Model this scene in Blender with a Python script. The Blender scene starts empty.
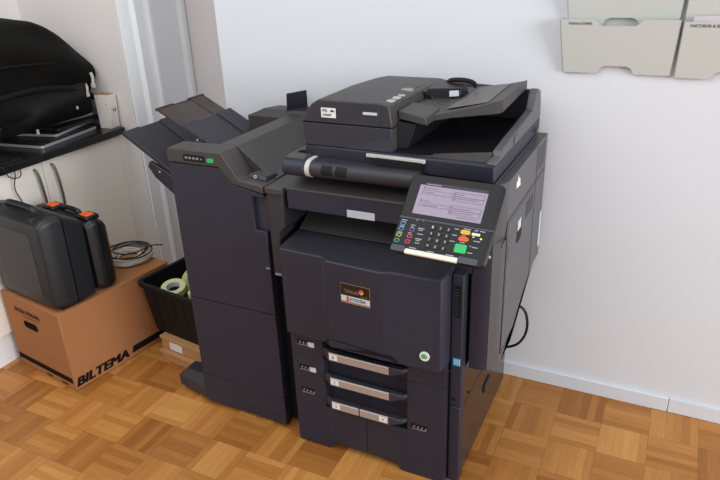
import bpy, bmesh, math, random
from mathutils import Vector, Matrix
random.seed(7)
PI = math.pi
scene = bpy.context.scene
COL = scene.collection

# ------------------------------------------------------------------ materials
def new_mat(name):
    m = bpy.data.materials.new(name); m.use_nodes = True
    nt = m.node_tree
    return m, nt, nt.nodes['Principled BSDF']

def srgb(r, g, b):
    f = lambda c: (c/255/12.92) if c/255 <= .04045 else ((c/255+.055)/1.055)**2.4
    return (f(r), f(g), f(b), 1)

def mat(name, col, rough=.5, spec=.5, metal=0, noise=0, nscale=60, bump=0, bscale=900, trans=0, alpha=1, coat=0, emit=0, sheen=0):
    m, nt, b = new_mat(name)
    b.inputs['Roughness'].default_value = rough
    b.inputs['Specular IOR Level'].default_value = spec
    b.inputs['Metallic'].default_value = metal
    b.inputs['Transmission Weight'].default_value = trans
    b.inputs['Alpha'].default_value = alpha
    b.inputs['Coat Weight'].default_value = coat
    b.inputs['Sheen Weight'].default_value = sheen
    if emit:
        b.inputs['Emission Color'].default_value = col
        b.inputs['Emission Strength'].default_value = emit
    tc = nt.nodes.new('ShaderNodeTexCoord')
    nz = nt.nodes.new('ShaderNodeTexNoise'); nz.inputs['Scale'].default_value = nscale; nz.inputs['Detail'].default_value = 3
    nt.links.new(tc.outputs['Object'], nz.inputs['Vector'])
    mx = nt.nodes.new('ShaderNodeMixRGB'); mx.blend_type = 'MIX'
    k = noise
    mx.inputs['Color1'].default_value = (col[0]*(1-k), col[1]*(1-k), col[2]*(1-k), 1)
    mx.inputs['Color2'].default_value = (min(1, col[0]*(1+k)), min(1, col[1]*(1+k)), min(1, col[2]*(1+k)), 1)
    nt.links.new(nz.outputs['Fac'], mx.inputs['Fac'])
    nt.links.new(mx.outputs['Color'], b.inputs['Base Color'])
    if bump:
        n2 = nt.nodes.new('ShaderNodeTexNoise'); n2.inputs['Scale'].default_value = bscale; n2.inputs['Detail'].default_value = 2
        nt.links.new(tc.outputs['Object'], n2.inputs['Vector'])
        bp = nt.nodes.new('ShaderNodeBump'); bp.inputs['Strength'].default_value = bump; bp.inputs['Distance'].default_value = .001
        nt.links.new(n2.outputs['Fac'], bp.inputs['Height'])
        nt.links.new(bp.outputs['Normal'], b.inputs['Normal'])
    return m

def parquet_mat(x0, y0, s, nf=6):
    m, nt, b = new_mat('oak_parquet')
    N = nt.nodes.new; L = nt.links.new
    def math_(op, a, c=None, d=None):
        n = N('ShaderNodeMath'); n.operation = op
        for i, v in enumerate((a, c, d)):
            if v is None: continue
            if isinstance(v, (int, float)): n.inputs[i].default_value = v
            else: L(v, n.inputs[i])
        return n.outputs[0]
    g = N('ShaderNodeNewGeometry'); sp = N('ShaderNodeSeparateXYZ'); L(g.outputs['Position'], sp.inputs[0])
    u = math_('DIVIDE', math_('SUBTRACT', sp.outputs['X'], x0), s)
    v = math_('DIVIDE', math_('SUBTRACT', sp.outputs['Y'], y0), s)
    iu = math_('FLOOR', u); iv = math_('FLOOR', v)
    fu = math_('SUBTRACT', u, iu); fv = math_('SUBTRACT', v, iv)
    par = math_('FLOORED_MODULO', math_('ADD', iu, iv), 2)       # 0: fingers along x, 1: along y
    par = math_('GREATER_THAN', par, .5)
    def mixf(f, a, c):
        n = N('ShaderNodeMix'); n.data_type = 'FLOAT'; L(f, n.inputs[0]); L(a, n.inputs[2]); L(c, n.inputs[3]); return n.outputs[0]
    across = mixf(par, fv, fu); along = mixf(par, fu, fv)
    fa = math_('MULTIPLY', across, nf); idx = math_('FLOOR', fa); ff = math_('SUBTRACT', fa, idx)
    cb = N('ShaderNodeCombineXYZ'); L(iu, cb.inputs[0]); L(iv, cb.inputs[1]); 
    wn = N('ShaderNodeTexWhiteNoise'); wn.noise_dimensions = '3D'; L(cb.outputs[0], wn.inputs['Vector'])
    cb2 = N('ShaderNodeCombineXYZ'); L(iu, cb2.inputs[0]); L(iv, cb2.inputs[1]); L(math_('ADD', idx, 3.7), cb2.inputs[2])
    wn2 = N('ShaderNodeTexWhiteNoise'); wn2.noise_dimensions = '3D'; L(cb2.outputs[0], wn2.inputs['Vector'])
    # grain stretched along the finger
    cg = N('ShaderNodeCombineXYZ'); L(math_('MULTIPLY', along, 1.3), cg.inputs[0]); L(math_('MULTIPLY', across, 22), cg.inputs[1])
    L(math_('MULTIPLY', wn.outputs['Value'], 91), cg.inputs[2])
    gn = N('ShaderNodeTexNoise'); gn.inputs['Scale'].default_value = 1.6; gn.inputs['Detail'].default_value = 4; L(cg.outputs[0], gn.inputs['Vector'])
    t = math_('ADD', math_('MULTIPLY', wn2.outputs['Value'], .32), math_('ADD', math_('MULTIPLY', wn.outputs['Value'], .44), math_('MULTIPLY', gn.outputs['Fac'], .40)))
    cr = N('ShaderNodeValToRGB'); L(t, cr.inputs[0])
    e = cr.color_ramp.elements
    e[0].position = .18; e[0].color = srgb(138, 84, 36)
    e[1].position = .95; e[1].color = srgb(203, 148, 82)
    k = cr.color_ramp.elements.new(.5); k.color = srgb(168, 110, 52)
    k = cr.color_ramp.elements.new(.72); k.color = srgb(186, 128, 65)
    # joints
    d1 = math_('MINIMUM', ff, math_('SUBTRACT', 1, ff)); d1 = math_('DIVIDE', d1, nf)
    d2 = math_('MINIMUM', along, math_('SUBTRACT', 1, along))
    d3 = math_('MINIMUM', across, math_('SUBTRACT', 1, across))
    dt = math_('MINIMUM', d2, d3)
    j = math_('MAXIMUM', math_('MULTIPLY', math_('LESS_THAN', d1, .004), .25), math_('MULTIPLY', math_('LESS_THAN', dt, .006), .45))
    mx = N('ShaderNodeMixRGB'); mx.inputs['Color2'].default_value = srgb(88, 50, 22); L(j, mx.inputs['Fac']); L(cr.outputs['Color'], mx.inputs['Color1'])
    L(mx.outputs['Color'], b.inputs['Base Color'])
    b.inputs['Roughness'].default_value = .38
    b.inputs['Specular IOR Level'].default_value = .35
    bp = N('ShaderNodeBump'); bp.inputs['Strength'].default_value = .15; bp.inputs['Distance'].default_value = .0006
    L(math_('SUBTRACT', gn.outputs['Fac'], j), bp.inputs['Height']); L(bp.outputs['Normal'], b.inputs['Normal'])
    return m

M = {}
M['wall'] = mat('painted_wall_white', srgb(219, 222, 227), .75, .3, noise=.01, nscale=2, bump=.06, bscale=160)
M['niche'] = mat('painted_wall_shaded', srgb(218, 213, 210), .8, .25, noise=.012, nscale=2, bump=.05, bscale=160)  # wall paint with the pinkish, duller light of niche and recess tinted in
M['trim'] = mat('gloss_white_trim', srgb(235, 237, 240), .42, .4, noise=.01, nscale=3)
M['skirt'] = mat('baseboard_white', srgb(218, 223, 230), .5, .35, noise=.01, nscale=3)
M['floor'] = parquet_mat(.698, -.521, .1685)
M['black'] = mat('black_textured_plastic', srgb(39, 40, 54), .5, .45, noise=.05, nscale=30, bump=.16, bscale=1500)
M['black2'] = mat('charcoal_plastic', srgb(47, 46, 54), .48, .45, noise=.05, nscale=30, bump=.14, bscale=1500)
M['side'] = mat('lit_black_side_plastic', srgb(82, 80, 83), .42, .5, noise=.04, nscale=30, bump=.12, bscale=1500)  # black plastic lightened: light from the right is put into the colour
M['cab'] = mat('black_painted_steel', srgb(42, 39, 42), .22, .5, noise=.04, nscale=20)
M['top'] = mat('ceiling_lit_top_plastic', srgb(62, 59, 58), .5, .45, noise=.05, nscale=40, bump=.16, bscale=1500)  # black plastic lightened and warmed: ceiling light on tops is in the colour
M['gloss'] = mat('gloss_black_plastic', srgb(27, 25, 28), .32, .22, noise=.03)
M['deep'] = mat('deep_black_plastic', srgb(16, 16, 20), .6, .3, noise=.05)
M['seam'] = mat('dark_seam', srgb(9, 9, 11), .8, .1, noise=.05)
M['bluefront'] = mat('blue_black_plastic', srgb(44, 46, 62), .45, .45, noise=.05, nscale=30, bump=.12, bscale=1500)
M['bluegrey'] = mat('blue_grey_plastic', srgb(48, 52, 66), .4, .5, noise=.05)
M['smoke'] = mat('smoked_clear_plastic', srgb(70, 60, 58), .3, .5, noise=.03, alpha=.80)
M['silver'] = mat('silver_strip', srgb(196, 194, 190), .4, .5, noise=.02)
M['taupe'] = mat('taupe_label_strip', srgb(166, 146, 137), .35, .5, noise=.03)
M['paper'] = mat('white_paper_label', srgb(226, 226, 226), .6, .3, noise=.02)
M['ice'] = mat('pale_grey_label', srgb(196, 203, 210), .5, .3, noise=.02)
M['cream'] = mat('cream_wrist_rest', srgb(228, 224, 212), .55, .3, noise=.02)
M['screen'] = mat('touch_screen_lilac', srgb(138, 127, 144), .25, .4, noise=.02, nscale=8, emit=.24)
M['scr_line'] = mat('screen_line_violet', srgb(112, 100, 128), .4, .3, noise=.02)
M['scr_head'] = mat('screen_header_grey', srgb(58, 52, 64), .4, .3, noise=.02)
M['scr_box'] = mat('screen_button_lilac', srgb(190, 180, 200), .4, .3, noise=.02, emit=.2)
M['keys'] = mat('dark_key', srgb(30, 30, 32), .45, .25, noise=.02)
M['white'] = mat('white_print', srgb(222, 224, 224), .5, .3, noise=.01)
M['greyp'] = mat('grey_print', srgb(140, 140, 142), .5, .3, noise=.01)
M['darkp'] = mat('dark_print', srgb(40, 38, 40), .6, .2, noise=.02)
M['yellow'] = mat('yellow_key', srgb(240, 178, 40), .45, .4, noise=.02)
M['orange'] = mat('orange_key', srgb(236, 92, 30), .45, .4, noise=.02)
M['green'] = mat('green_key', srgb(40, 180, 98), .4, .4, noise=.02)
M['led'] = mat('green_lamp', srgb(30, 165, 95), .3, .5, noise=.02, emit=.15)
M['ylw_led'] = mat('yellow_lamp', srgb(225, 225, 40), .3, .5, noise=.02, emit=.4)
M['kblue'] = mat('blue_ring', srgb(80, 140, 190), .4, .4, noise=.02)
M['kolive'] = mat('olive_ring', srgb(178, 186, 80), .4, .4, noise=.02)
M['kgreen'] = mat('teal_ring', srgb(40, 160, 120), .4, .4, noise=.02)
M['kpink'] = mat('pink_ring', srgb(205, 70, 95), .4, .4, noise=.02)
M['kpurple'] = mat('purple_ring', srgb(120, 80, 160), .4, .4, noise=.02)
M['badge'] = mat('dark_brown_badge', srgb(34, 24, 20), .3, .5, noise=.03)
M['gold'] = mat('gold_rim', srgb(160, 140, 112), .35, .5, metal=.4, noise=.03)
M['red'] = mat('red_print', srgb(205, 40, 50), .5, .3, noise=.01)
M['bluep'] = mat('blue_sticker', srgb(70, 176, 226), .45, .4, noise=.02)
M['greens'] = mat('green_sticker_print', srgb(84, 168, 92), .5, .3, noise=.02)
M['card'] = mat('brown_cardboard', srgb(164, 112, 73), .85, .15, noise=.06, nscale=14, bump=.1, bscale=500)
M['card2'] = mat('pale_cardboard', srgb(184, 140, 94), .85, .15, noise=.06, nscale=14)
M['ink'] = mat('black_box_print', srgb(24, 22, 22), .8, .1, noise=.03)
M['inkb'] = mat('brown_box_print', srgb(72, 44, 28), .8, .1, noise=.03)
M['case'] = mat('charcoal_case_plastic', srgb(29, 31, 35), .42, .45, noise=.08, nscale=40, bump=.2, bscale=700)
M['caseb'] = mat('black_case_plastic', srgb(19, 20, 23), .4, .45, noise=.06, bump=.15, bscale=700)
M['latch'] = mat('orange_latch', srgb(232, 92, 34), .45, .4, noise=.03)
M['crate'] = mat('black_crate_plastic', srgb(20, 21, 24), .55, .25, noise=.05)
M['tape'] = mat('yellow_green_tape', srgb(214, 210, 150), .6, .3, noise=.04)
M['cabwhite'] = mat('cabinet_white', srgb(240, 233, 222), .5, .35, noise=.01, nscale=3)
M['work'] = mat('black_worktop', srgb(21, 20, 21), .3, .5, noise=.15, nscale=90)
M['chrome'] = mat('chrome_handle', srgb(120, 116, 112), .3, .5, metal=.7, noise=.02)
M['fabric'] = mat('black_bag_fabric', srgb(19, 18, 17), .95, .06, noise=.3, nscale=26, bump=.6, bscale=300, sheen=.03)
M['strap'] = mat('black_webbing', srgb(15, 15, 16), .85, .2, noise=.2, nscale=90, bump=.4, bscale=900)
M['tag'] = mat('grey_zip_pull', srgb(186, 182, 174), .6, .3, noise=.1, nscale=80)
M['alu'] = mat('laptop_aluminium', srgb(190, 190, 194), .35, .5, metal=.4, noise=.03)
M['lapdark'] = mat('dark_laptop_lid', srgb(34, 33, 34), .35, .5, noise=.05)
M['cable'] = mat('black_cable', srgb(17, 17, 18), .5, .4, noise=.05)
M['cableg'] = mat('grey_cable', srgb(200, 192, 180), .5, .4, noise=.05)
M['pocket'] = mat('pale_grey_pocket_plastic', srgb(203, 205, 200), .4, .4, noise=.012, nscale=4)
M['pinkp'] = mat('pinkish_paper', srgb(214, 204, 206), .7, .2, noise=.02)
M['wbox'] = mat('white_carton', srgb(222, 214, 206), .6, .3, noise=.015)
M['kraft'] = mat('kraft_edge', srgb(170, 130, 90), .8, .1, noise=.05)
M['traysheet'] = mat('grey_tray_pad', srgb(94, 90, 86), .45, .5, noise=.08, nscale=30)  # even grey, lighter than the tray around it
M['keyprint'] = mat('key_print', srgb(176, 178, 178), .5, .3, noise=.01)
M['darkgrey'] = mat('dark_grey_print', srgb(92, 90, 90), .6, .2, noise=.02)
M['grey'] = mat('dark_grey_rubber', srgb(30, 30, 31), .7, .3, noise=.05)

# ------------------------------------------------------------------ mesh helpers
class MB:
    def __init__(self): self.bm = bmesh.new(); self.X = Matrix.Identity(4)
    def v(self, co): return self.bm.verts.new(self.X @ Vector(co))
    def face(self, vs):
        try: return self.bm.faces.new(vs)
        except ValueError: return None
    def hexa(self, p):                                  # 8 points: bottom ring, top ring
        a = [self.v(q) for q in p]
        for f in ((3,2,1,0), (4,5,6,7), (0,1,5,4), (1,2,6,5), (2,3,7,6), (3,0,4,7)): self.face([a[i] for i in f])
        return self
    def box(self, x0, x1, y0, y1, z0, z1):
        return self.hexa([(x0,y0,z0),(x1,y0,z0),(x1,y1,z0),(x0,y1,z0),(x0,y0,z1),(x1,y0,z1),(x1,y1,z1),(x0,y1,z1)])
    def prism(self, prof, ax, a0, a1):                  # profile in the two other axes, extruded along ax
        def P(q, a):
            return {'x': (a, q[0], q[1]), 'y': (q[0], a, q[1]), 'z': (q[0], q[1], a)}[ax]
        A = [self.v(P(q, a0)) for q in prof]; B = [self.v(P(q, a1)) for q in prof]
        n = len(prof)
        for i in range(n): self.face([A[i], A[(i+1) % n], B[(i+1) % n], B[i]])
        self.face(A[::-1]); self.face(B)
        return self
    def loft(self, rings, caps=True, closed=True):
        R = [[self.v(q) for q in r] for r in rings]
        n = len(R[0])
        for a, b in zip(R, R[1:]):
            for i in range(n if closed else n-1):
                self.face([a[i], a[(i+1) % n], b[(i+1) % n], b[i]])
        if caps: self.face(R[0][::-1]); self.face(R[-1])
        return self
    def cyl(self, p0, p1, r0, r1=None, n=24, caps=True):
        r1 = r0 if r1 is None else r1
        p0 = Vector(p0); p1 = Vector(p1); d = (p1-p0).normalized()
        a = d.orthogonal().normalized(); b = d.cross(a)
        ring = lambda p, r: [p + (a*math.cos(2*PI*i/n) + b*math.sin(2*PI*i/n))*r for i in range(n)]
        return self.loft([ring(p0, r0), ring(p1, r1)], caps)
    def ring(self, c, axis, ro, ri, h, n=32):           # flat ring with a rectangular section
        c = Vector(c); d = Vector(axis).normalized(); a = d.orthogonal().normalized(); b = d.cross(a)
        def rg(r, t): return [c + d*t + (a*math.cos(2*PI*i/n) + b*math.sin(2*PI*i/n))*r for i in range(n)]
        rs = [rg(ro, 0), rg(ro, h), rg(ri, h), rg(ri, 0), rg(ro, 0)]
        return self.loft(rs, caps=False)
    def tube(self, pts, r, n=8, smooth=2):
        P = [Vector(p) for p in pts]
        for _ in range(smooth):
            Q = [P[0]]
            for a, b in zip(P, P[1:]): Q += [a*.75+b*.25, a*.25+b*.75]
            P = Q + [P[-1]]
        rings = []; up = None
        for i, p in enumerate(P):
            d = (P[min(i+1, len(P)-1)] - P[max(i-1, 0)]).normalized()
            if up is None: up = d.orthogonal().normalized()
            up = (up - d*up.dot(d)); up = up.normalized() if up.length > 1e-6 else d.orthogonal().normalized()
            s = d.cross(up)
            rings.append([p + (up*math.cos(2*PI*k/n) + s*math.sin(2*PI*k/n))*r for k in range(n)])
        return self.loft(rings)
    def add_mesh(self, me, X):
        vs = [self.v(X @ q.co) for q in me.vertices]
        for p in me.polygons: self.face([vs[i] for i in p.vertices])
        return self

ORG = {}                                                 # world origin of every object
def link(o): COL.objects.link(o); return o
def root(name, label, cat, loc, group=None):
    o = bpy.data.objects.new(name, None); link(o); o.location = loc; o.empty_display_size = .1
    o['label'] = label; o['category'] = cat
    if group: o['group'] = group
    ORG[o.name] = Vector(loc)
    return o
def obj(name, mb, m, parent=None, bevel=0, seg=2, angle=35, label=None, sharp=32, sub=0):
    bm = mb.bm
    bmesh.ops.remove_doubles(bm, verts=bm.verts, dist=1e-6)
    bmesh.ops.recalc_face_normals(bm, faces=bm.faces)
    lo = Vector([min(v.co[i] for v in bm.verts) for i in range(3)]); hi = Vector([max(v.co[i] for v in bm.verts) for i in range(3)])
    c = (lo+hi)/2
    if parent is None: c.z = lo.z
    bmesh.ops.translate(bm, verts=bm.verts, vec=-c)
    me = bpy.data.meshes.new(name); bm.to_mesh(me); bm.free()
    for p in me.polygons: p.use_smooth = True
    me.set_sharp_from_angle(angle=math.radians(sharp))
    me.materials.append(m)
    o = bpy.data.objects.new(name, me); link(o)
    ORG[o.name] = c.copy()
    if parent is not None:
        o.parent = parent; o.location = c - ORG[parent.name]
    else: o.location = c
    if bevel:
        b = o.modifiers.new('edge', 'BEVEL'); b.width = bevel; b.segments = seg; b.limit_method = 'ANGLE'; b.angle_limit = math.radians(angle)
        b.harden_normals = False
    if sub:
        s = o.modifiers.new('smooth', 'SUBSURF'); s.levels = sub; s.render_levels = sub
    if label: o['label'] = label
    return o
def tag(o, label, cat, group=None):
    o['label'] = label; o['category'] = cat
    if group: o['group'] = group
    return o
def struct(name, mb, m, **k):
    o = obj(name, mb, m, **k); o['kind'] = 'structure'; return o
def text_mesh(s, size, bold=0, shear=0, align='LEFT', spacing=1):
    c = bpy.data.curves.new('lettering', 'FONT'); c.body = s; c.size = size; c.offset = bold; c.shear = shear
    c.align_x = align; c.space_character = spacing; c.resolution_u = 3
    t = bpy.data.objects.new('lettering', c); link(t)
    bpy.context.view_layer.update()
    dg = bpy.context.evaluated_depsgraph_get()
    me = bpy.data.meshes.new_from_object(t.evaluated_get(dg))
    bpy.data.objects.remove(t); bpy.data.curves.remove(c)
    return me
def frame_mx(o, ex, ey):                                 # origin, right, up of a flat face
    ex = Vector(ex).normalized(); ey = Vector(ey).normalized(); ez = ex.cross(ey)
    X = Matrix.Identity(4)
    for i in range(3): X[i][0] = ex[i]; X[i][1] = ey[i]; X[i][2] = ez[i]; X[i][3] = o[i]
    return X
def fit_text(mb, s, X, w, h, bold=0, shear=0, lift=.0004):
    me = text_mesh(s, 1, 0, shear)
    xs = [v.co.x for v in me.vertices]; ys = [v.co.y for v in me.vertices]
    S = Matrix.Diagonal((w/(max(xs)-min(xs)), h/(max(ys)-min(ys)), 1, 1)) @ Matrix.Translation((-min(xs), -min(ys), 0))
    for i, (dx, dy) in enumerate([(0,0)] if not bold else [(-1,-1),(-1,1),(1,-1),(1,1),(0,0)]):
        mb.add_mesh(me, X @ Matrix.Translation((dx*bold*h, dy*bold*h*.6, lift+i*.00006)) @ S)
    bpy.data.meshes.remove(me)
    return mb
def rrect(x0, x1, y0, y1, r, n=5):
    out = []
    for cx, cy, a0 in ((x1-r, y1-r, 0), (x0+r, y1-r, 90), (x0+r, y0+r, 180), (x1-r, y0+r, 270)):
        for i in range(n+1):
            a = math.radians(a0+90*i/n); out.append((cx+r*math.cos(a), cy+r*math.sin(a)))
    return out

# ------------------------------------------------------------------ the room
struct('floor', MB().box(-2.3, 3.6, -4.2, .9, -.05, 0), M['floor'])
struct('wall_back', MB().box(-.718, 3.6, 0, .9, 0, 2.6), M['wall'])
struct('wall_recess', MB().box(-1.5, -.7, .615, .75, 0, 2.6), M['niche'])
# left wall: the stretch between the kitchen niche and the recess
struct('wall_left', MB().box(-1.62, -1.413, .135, .80, 0, 2.6), M['trim'])
struct('wall_niche_end', MB().box(-2.3, -1.414, .1285, .40, 0, 2.6), M['niche'])
struct('wall_niche_back', MB().box(-2.3, -2.1, -4.2, .2, 0, 2.6), M['niche'])
struct('trim_1', MB().box(-2.1, -2.092, -.075, -.045, .905, 2.6), M['niche'])
casing = [(-1.412,.132),(-1.400,.132),(-1.400,.205),(-1.392,.212),(-1.382,.222),(-1.384,.236),(-1.396,.244),(-1.402,.255),(-1.402,.300),
          (-1.396,.312),(-1.384,.320),(-1.382,.334),(-1.392,.345),(-1.404,.352),(-1.404,.555),(-1.396,.565),(-1.386,.575),(-1.386,.605),(-1.412,.612)]
struct('trim_2', MB().prism(casing, 'z', 0, 2.6), M['trim'], sharp=8)
struct('baseboard_back', MB().box(-.718, 1.2575, -.013, 0, 0, .0625).box(1.2595, 3.6, -.013, 0, 0, .0625), M['skirt'], bevel=.002)
struct('baseboard_recess', MB().box(-1.38, -.718, .602, .615, 0, .0625), M['skirt'], bevel=.002)

# ------------------------------------------------------------------ kitchen cabinet and worktop
cab = root('base_cabinet', 'white base cabinet with two doors under the black worktop', 'cabinet', (-1.8, -.41, 0))
obj('carcass', MB().box(-2.09, -1.52, -.895, .075, .15, .864), M['cabwhite'], cab)
obj('plinth', MB().box(-1.56, -1.522, -.895, .075, 0, .148), M['trim'], cab, bevel=.002)
for y0, y1, hy in ((-.893, -.412, -.458), (-.408, .073, -.362)):
    d = obj('door', MB().box(-1.519, -1.50, y0, y1, .155, .860), M['cabwhite'], cab, bevel=.002)
    obj('handle', MB().tube([(-1.50,hy,.838),(-1.485,hy,.834),(-1.474,hy,.80),(-1.466,hy,.72),(-1.466,hy,.66),(-1.474,hy,.58),(-1.485,hy,.546),(-1.50,hy,.542)], .0065, 10)
        , M['chrome'], d, label='curved chrome handle')
tag(obj('worktop', MB().box(-2.095, -1.478, -.97, .108, .868, .902), M['work'], bevel=.002), 'black worktop along the left wall piled with bag and laptops', 'worktop')
struct('wall_filler', MB().box(-1.56, -1.508, .078, .129, .0, .866), M['cabwhite'])

# ------------------------------------------------------------------ things on the worktop
def slab(c, u, w, d, z0, h, r=.012):
    """rounded plate: corner c, direction u of the long side (to the back), width w along u, d to the left of u"""
    u = Vector((u[0], u[1], 0)).normalized(); n = Vector((-u.y, u.x, 0))
    pts = rrect(0, w, 0, d, r)
    ring = lambda z, k=0: [Vector((c[0], c[1], z)) + u*(w/2+(p[0]-w/2)*(1-k)) + n*(d/2+(p[1]-d/2)*(1-k)) for p in pts]
    return ring
def laptop(label, c, u, w, d, z, h, base, lid):
    t = root('laptop', label, 'laptop', (c[0], c[1], z), 'laptops under the bag')
    rg = slab(c, u, w, d, z, h)
    obj('base', MB().loft([rg(z, .02), rg(z+.002), rg(z+h*.72)]), base, t)
    obj('lid', MB().loft([rg(z+h*.78), rg(z+h*.92), rg(z+h, .015)]), lid, t)
    obj('hinge', MB().loft([rg(z+h*.72, .03), rg(z+h*.78, .03)]), M['deep'], t)
    return t
laptop('closed laptop with silver edge lowest on the worktop', (-1.545,-.352), (-.12,.99), .385, .265, .9025, .020, M['alu'], M['lapdark'])
laptop('silver-edged laptop second from the bottom of the pile', (-1.588,-.225), (-.24,.97), .33, .235, .924, .018, M['alu'], M['lapdark'])
laptop('black laptop slab third from the bottom, its edge reaching the white carton', (-1.60,-.20), (-.03,1.), .29, .26, .943, .019, M['lapdark'], M['deep'])
laptop('closed laptop with bronze silver edge on top of pile, right under the bag', (-1.69,-.32), (.12,.99), .40, .27, .963, .020, M['alu'], M['lapdark'])
tg = obj('cable_tag', MB().box(-1.622,-1.614,-.306,-.296,.955,.985), M['paper'], None)
tag(tg, 'small white tag dangling at the edge of the laptop pile', 'tag')
tag(obj('tablet', MB().loft([[(-1.60+p[0],-.62+p[1],z) for p in rrect(-.13,.10,-.13,.12,.012)] for z in (.903,.910)]), M['lapdark']),
    'thin dark tablet lying at left end of the worktop', 'tablet')

# bag: lumpy soft body built from cross sections running along the worktop
bag = root('backpack', 'big black fabric bag slumped on top of the laptop pile', 'bag', (-1.83, -.3, .985))
def bag_ring(y, top, cx, hw, zb):
    out = []
    n = 40
    for i in range(n):
        a = 2*PI*i/n; ca, sa = math.cos(a), math.sin(a)
        f = 2/2.7
        x = cx + hw*math.copysign(abs(ca)**f, ca)
        z = zb + (top-zb)*(.5+.5*math.copysign(abs(sa)**f, sa))
        # folds that sag along the body
        k = .010*math.sin(9*z*3+y*7) + .008*math.sin(31*z+13*y+1.3*ca) + .006*math.sin(17*y-22*z)
        out.append((x+k*(1+.6*ca), y, z+.006*math.sin(14*y+5*ca)))
    return out
secs = [(-1.05,1.34,-1.83,.16,.988),(-.98,1.41,-1.83,.21,.988),(-.8,1.455,-1.83,.235,.988),(-.6,1.475,-1.83,.24,.988),(-.45,1.485,-1.83,.24,.988),(-.3,1.485,-1.83,.24,.988),
        (-.2,1.478,-1.83,.238,.988),(-.12,1.462,-1.83,.236,.988),(-.06,1.432,-1.828,.234,.988),(0,1.390,-1.825,.232,.99),(.035,1.365,-1.822,.222,.99),(.075,1.342,-1.824,.210,.995),(.098,1.322,-1.826,.202,1.0),(.114,1.285,-1.828,.182,1.02)]
dense = []
for (a, b) in zip(secs, secs[1:]):
    for k in range(3):
        t = k/3; dense.append(tuple(a[i]*(1-t)+b[i]*t for i in range(5)))
dense.append(secs[-1])
body = obj('bag_body', MB().loft([bag_ring(*s) for s in dense]), M['fabric'], bag, sharp=180, sub=1)
def surf_strip(pts, r): return MB().tube(pts, r, 6)
obj('zipper', MB().tube([(-1.585,-.9,1.30),(-1.578,-.5,1.295),(-1.58,-.2,1.275),(-1.585,-.02,1.235),(-1.63,.07,1.18),(-1.66,.103,1.12)], .006, 6), M['strap'], bag)
obj('shoulder_strap', MB().tube([(-1.60,-.8,1.20),(-1.568,-.55,1.16),(-1.560,-.3,1.175),(-1.562,-.1,1.14),(-1.60,.03,1.09),(-1.65,.095,1.05)], .014, 8), M['strap'], bag)
obj('front_pocket', MB().loft([[(-1.585+.03*(1-k*k)-.004, -.52+.52*(p[0]+.5), 1.075+.16*p[1]*(1-.05*k)) for p in rrect(-.5*(1-.12*k),.5*(1-.12*k),-.5*(1-.2*k),.5*(1-.2*k),.12)] for k in (1.0,.8,.5,.25,0)]), M['fabric'], bag, sharp=180)
obj('carry_loop', MB().tube([(-1.77,.02,1.345),(-1.765,.022,1.375),(-1.755,.028,1.375),(-1.75,.03,1.335)], .007, 6), M['strap'], bag)
for y, z0, z1, x in ((-.012,1.085,1.145,-1.566),(.040,1.12,1.19,-1.570)):
    q = MB(); q.tube([(x,y,z1),(x+.006,y+.004,(z0+z1)/2+.01),(x+.002,y-.004,z0)], .0075, 6); q.box(x-.004,x+.010,y-.010,y+.008,z0-.004,z0+.016)
    obj('zip_pull', q, M['tag'], bag, label='pale grey zip pull')
obj('zip_pull', MB().box(-1.563,-1.556,-.10,-.09,1.035,1.05), M['tag'], bag, label='small pale zip pull')

wb = root('small_carton', 'small white open-topped carton at the end of the worktop', 'box', (-1.555, .07, .902))
X = frame_mx((-1.588, .048, .9025), (1, .10, 0), (0, 0, 1))
c = MB(); c.X = X
w_, d_, h_ = .085, .062, .172
tap = .004
c.hexa([(tap,0,0),(w_-tap*2,0,0),(w_-tap*2,0,-d_),(tap,0,-d_),(0,h_,0),(w_,h_,0),(w_,h_,-d_),(0,h_,-d_)])
obj('carton_body', c, M['wbox'], wb, bevel=.001)
c = MB(); c.X = X; c.box(.004,w_-.004,h_,h_+.0012,-d_+.004,-.003); obj('open_top', c, M['kraft'], wb, label='brown inside of open top')
for (u, v_, s, m) in ((.065,.122,.006,'kpurple'),(.012,.075,.004,'kpink'),(.028,.10,.004,'greyp'),(.02,.09,.003,'greyp')):
    c = MB(); c.X = X; c.box(u, u+s, v_, v_+s, .0005, .0012); obj('printed_mark', c, M[m], wb)
c = MB(); fit_text(c, 'U', frame_mx(X @ Vector((w_-.003,.085,-.024)), X.to_3x3() @ Vector((0,0,-1)), (0,0,1)), .020, .016, bold=.05, lift=.003); obj('lettering', c, M['darkp'], wb)

pc = obj('charger_cable', MB().tube([(-1.474,-.60,.906),(-1.468,-.58,.90),(-1.466,-.575,.86),(-1.470,-.60,.80),(-1.468,-.58,.74),(-1.469,-.565,.69)], .0028, 6)
    .tube([(-1.474,-.63,.906),(-1.467,-.625,.90),(-1.465,-.61,.85),(-1.466,-.56,.835),(-1.465,-.545,.862),(-1.468,-.56,.900)], .0025, 6).cyl((-1.469,-.565,.695),(-1.469,-.558,.665),.007,.006,10), M['cable'])
tag(pc, 'thin black charger cable hanging over the front edge of worktop', 'cable')

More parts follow.
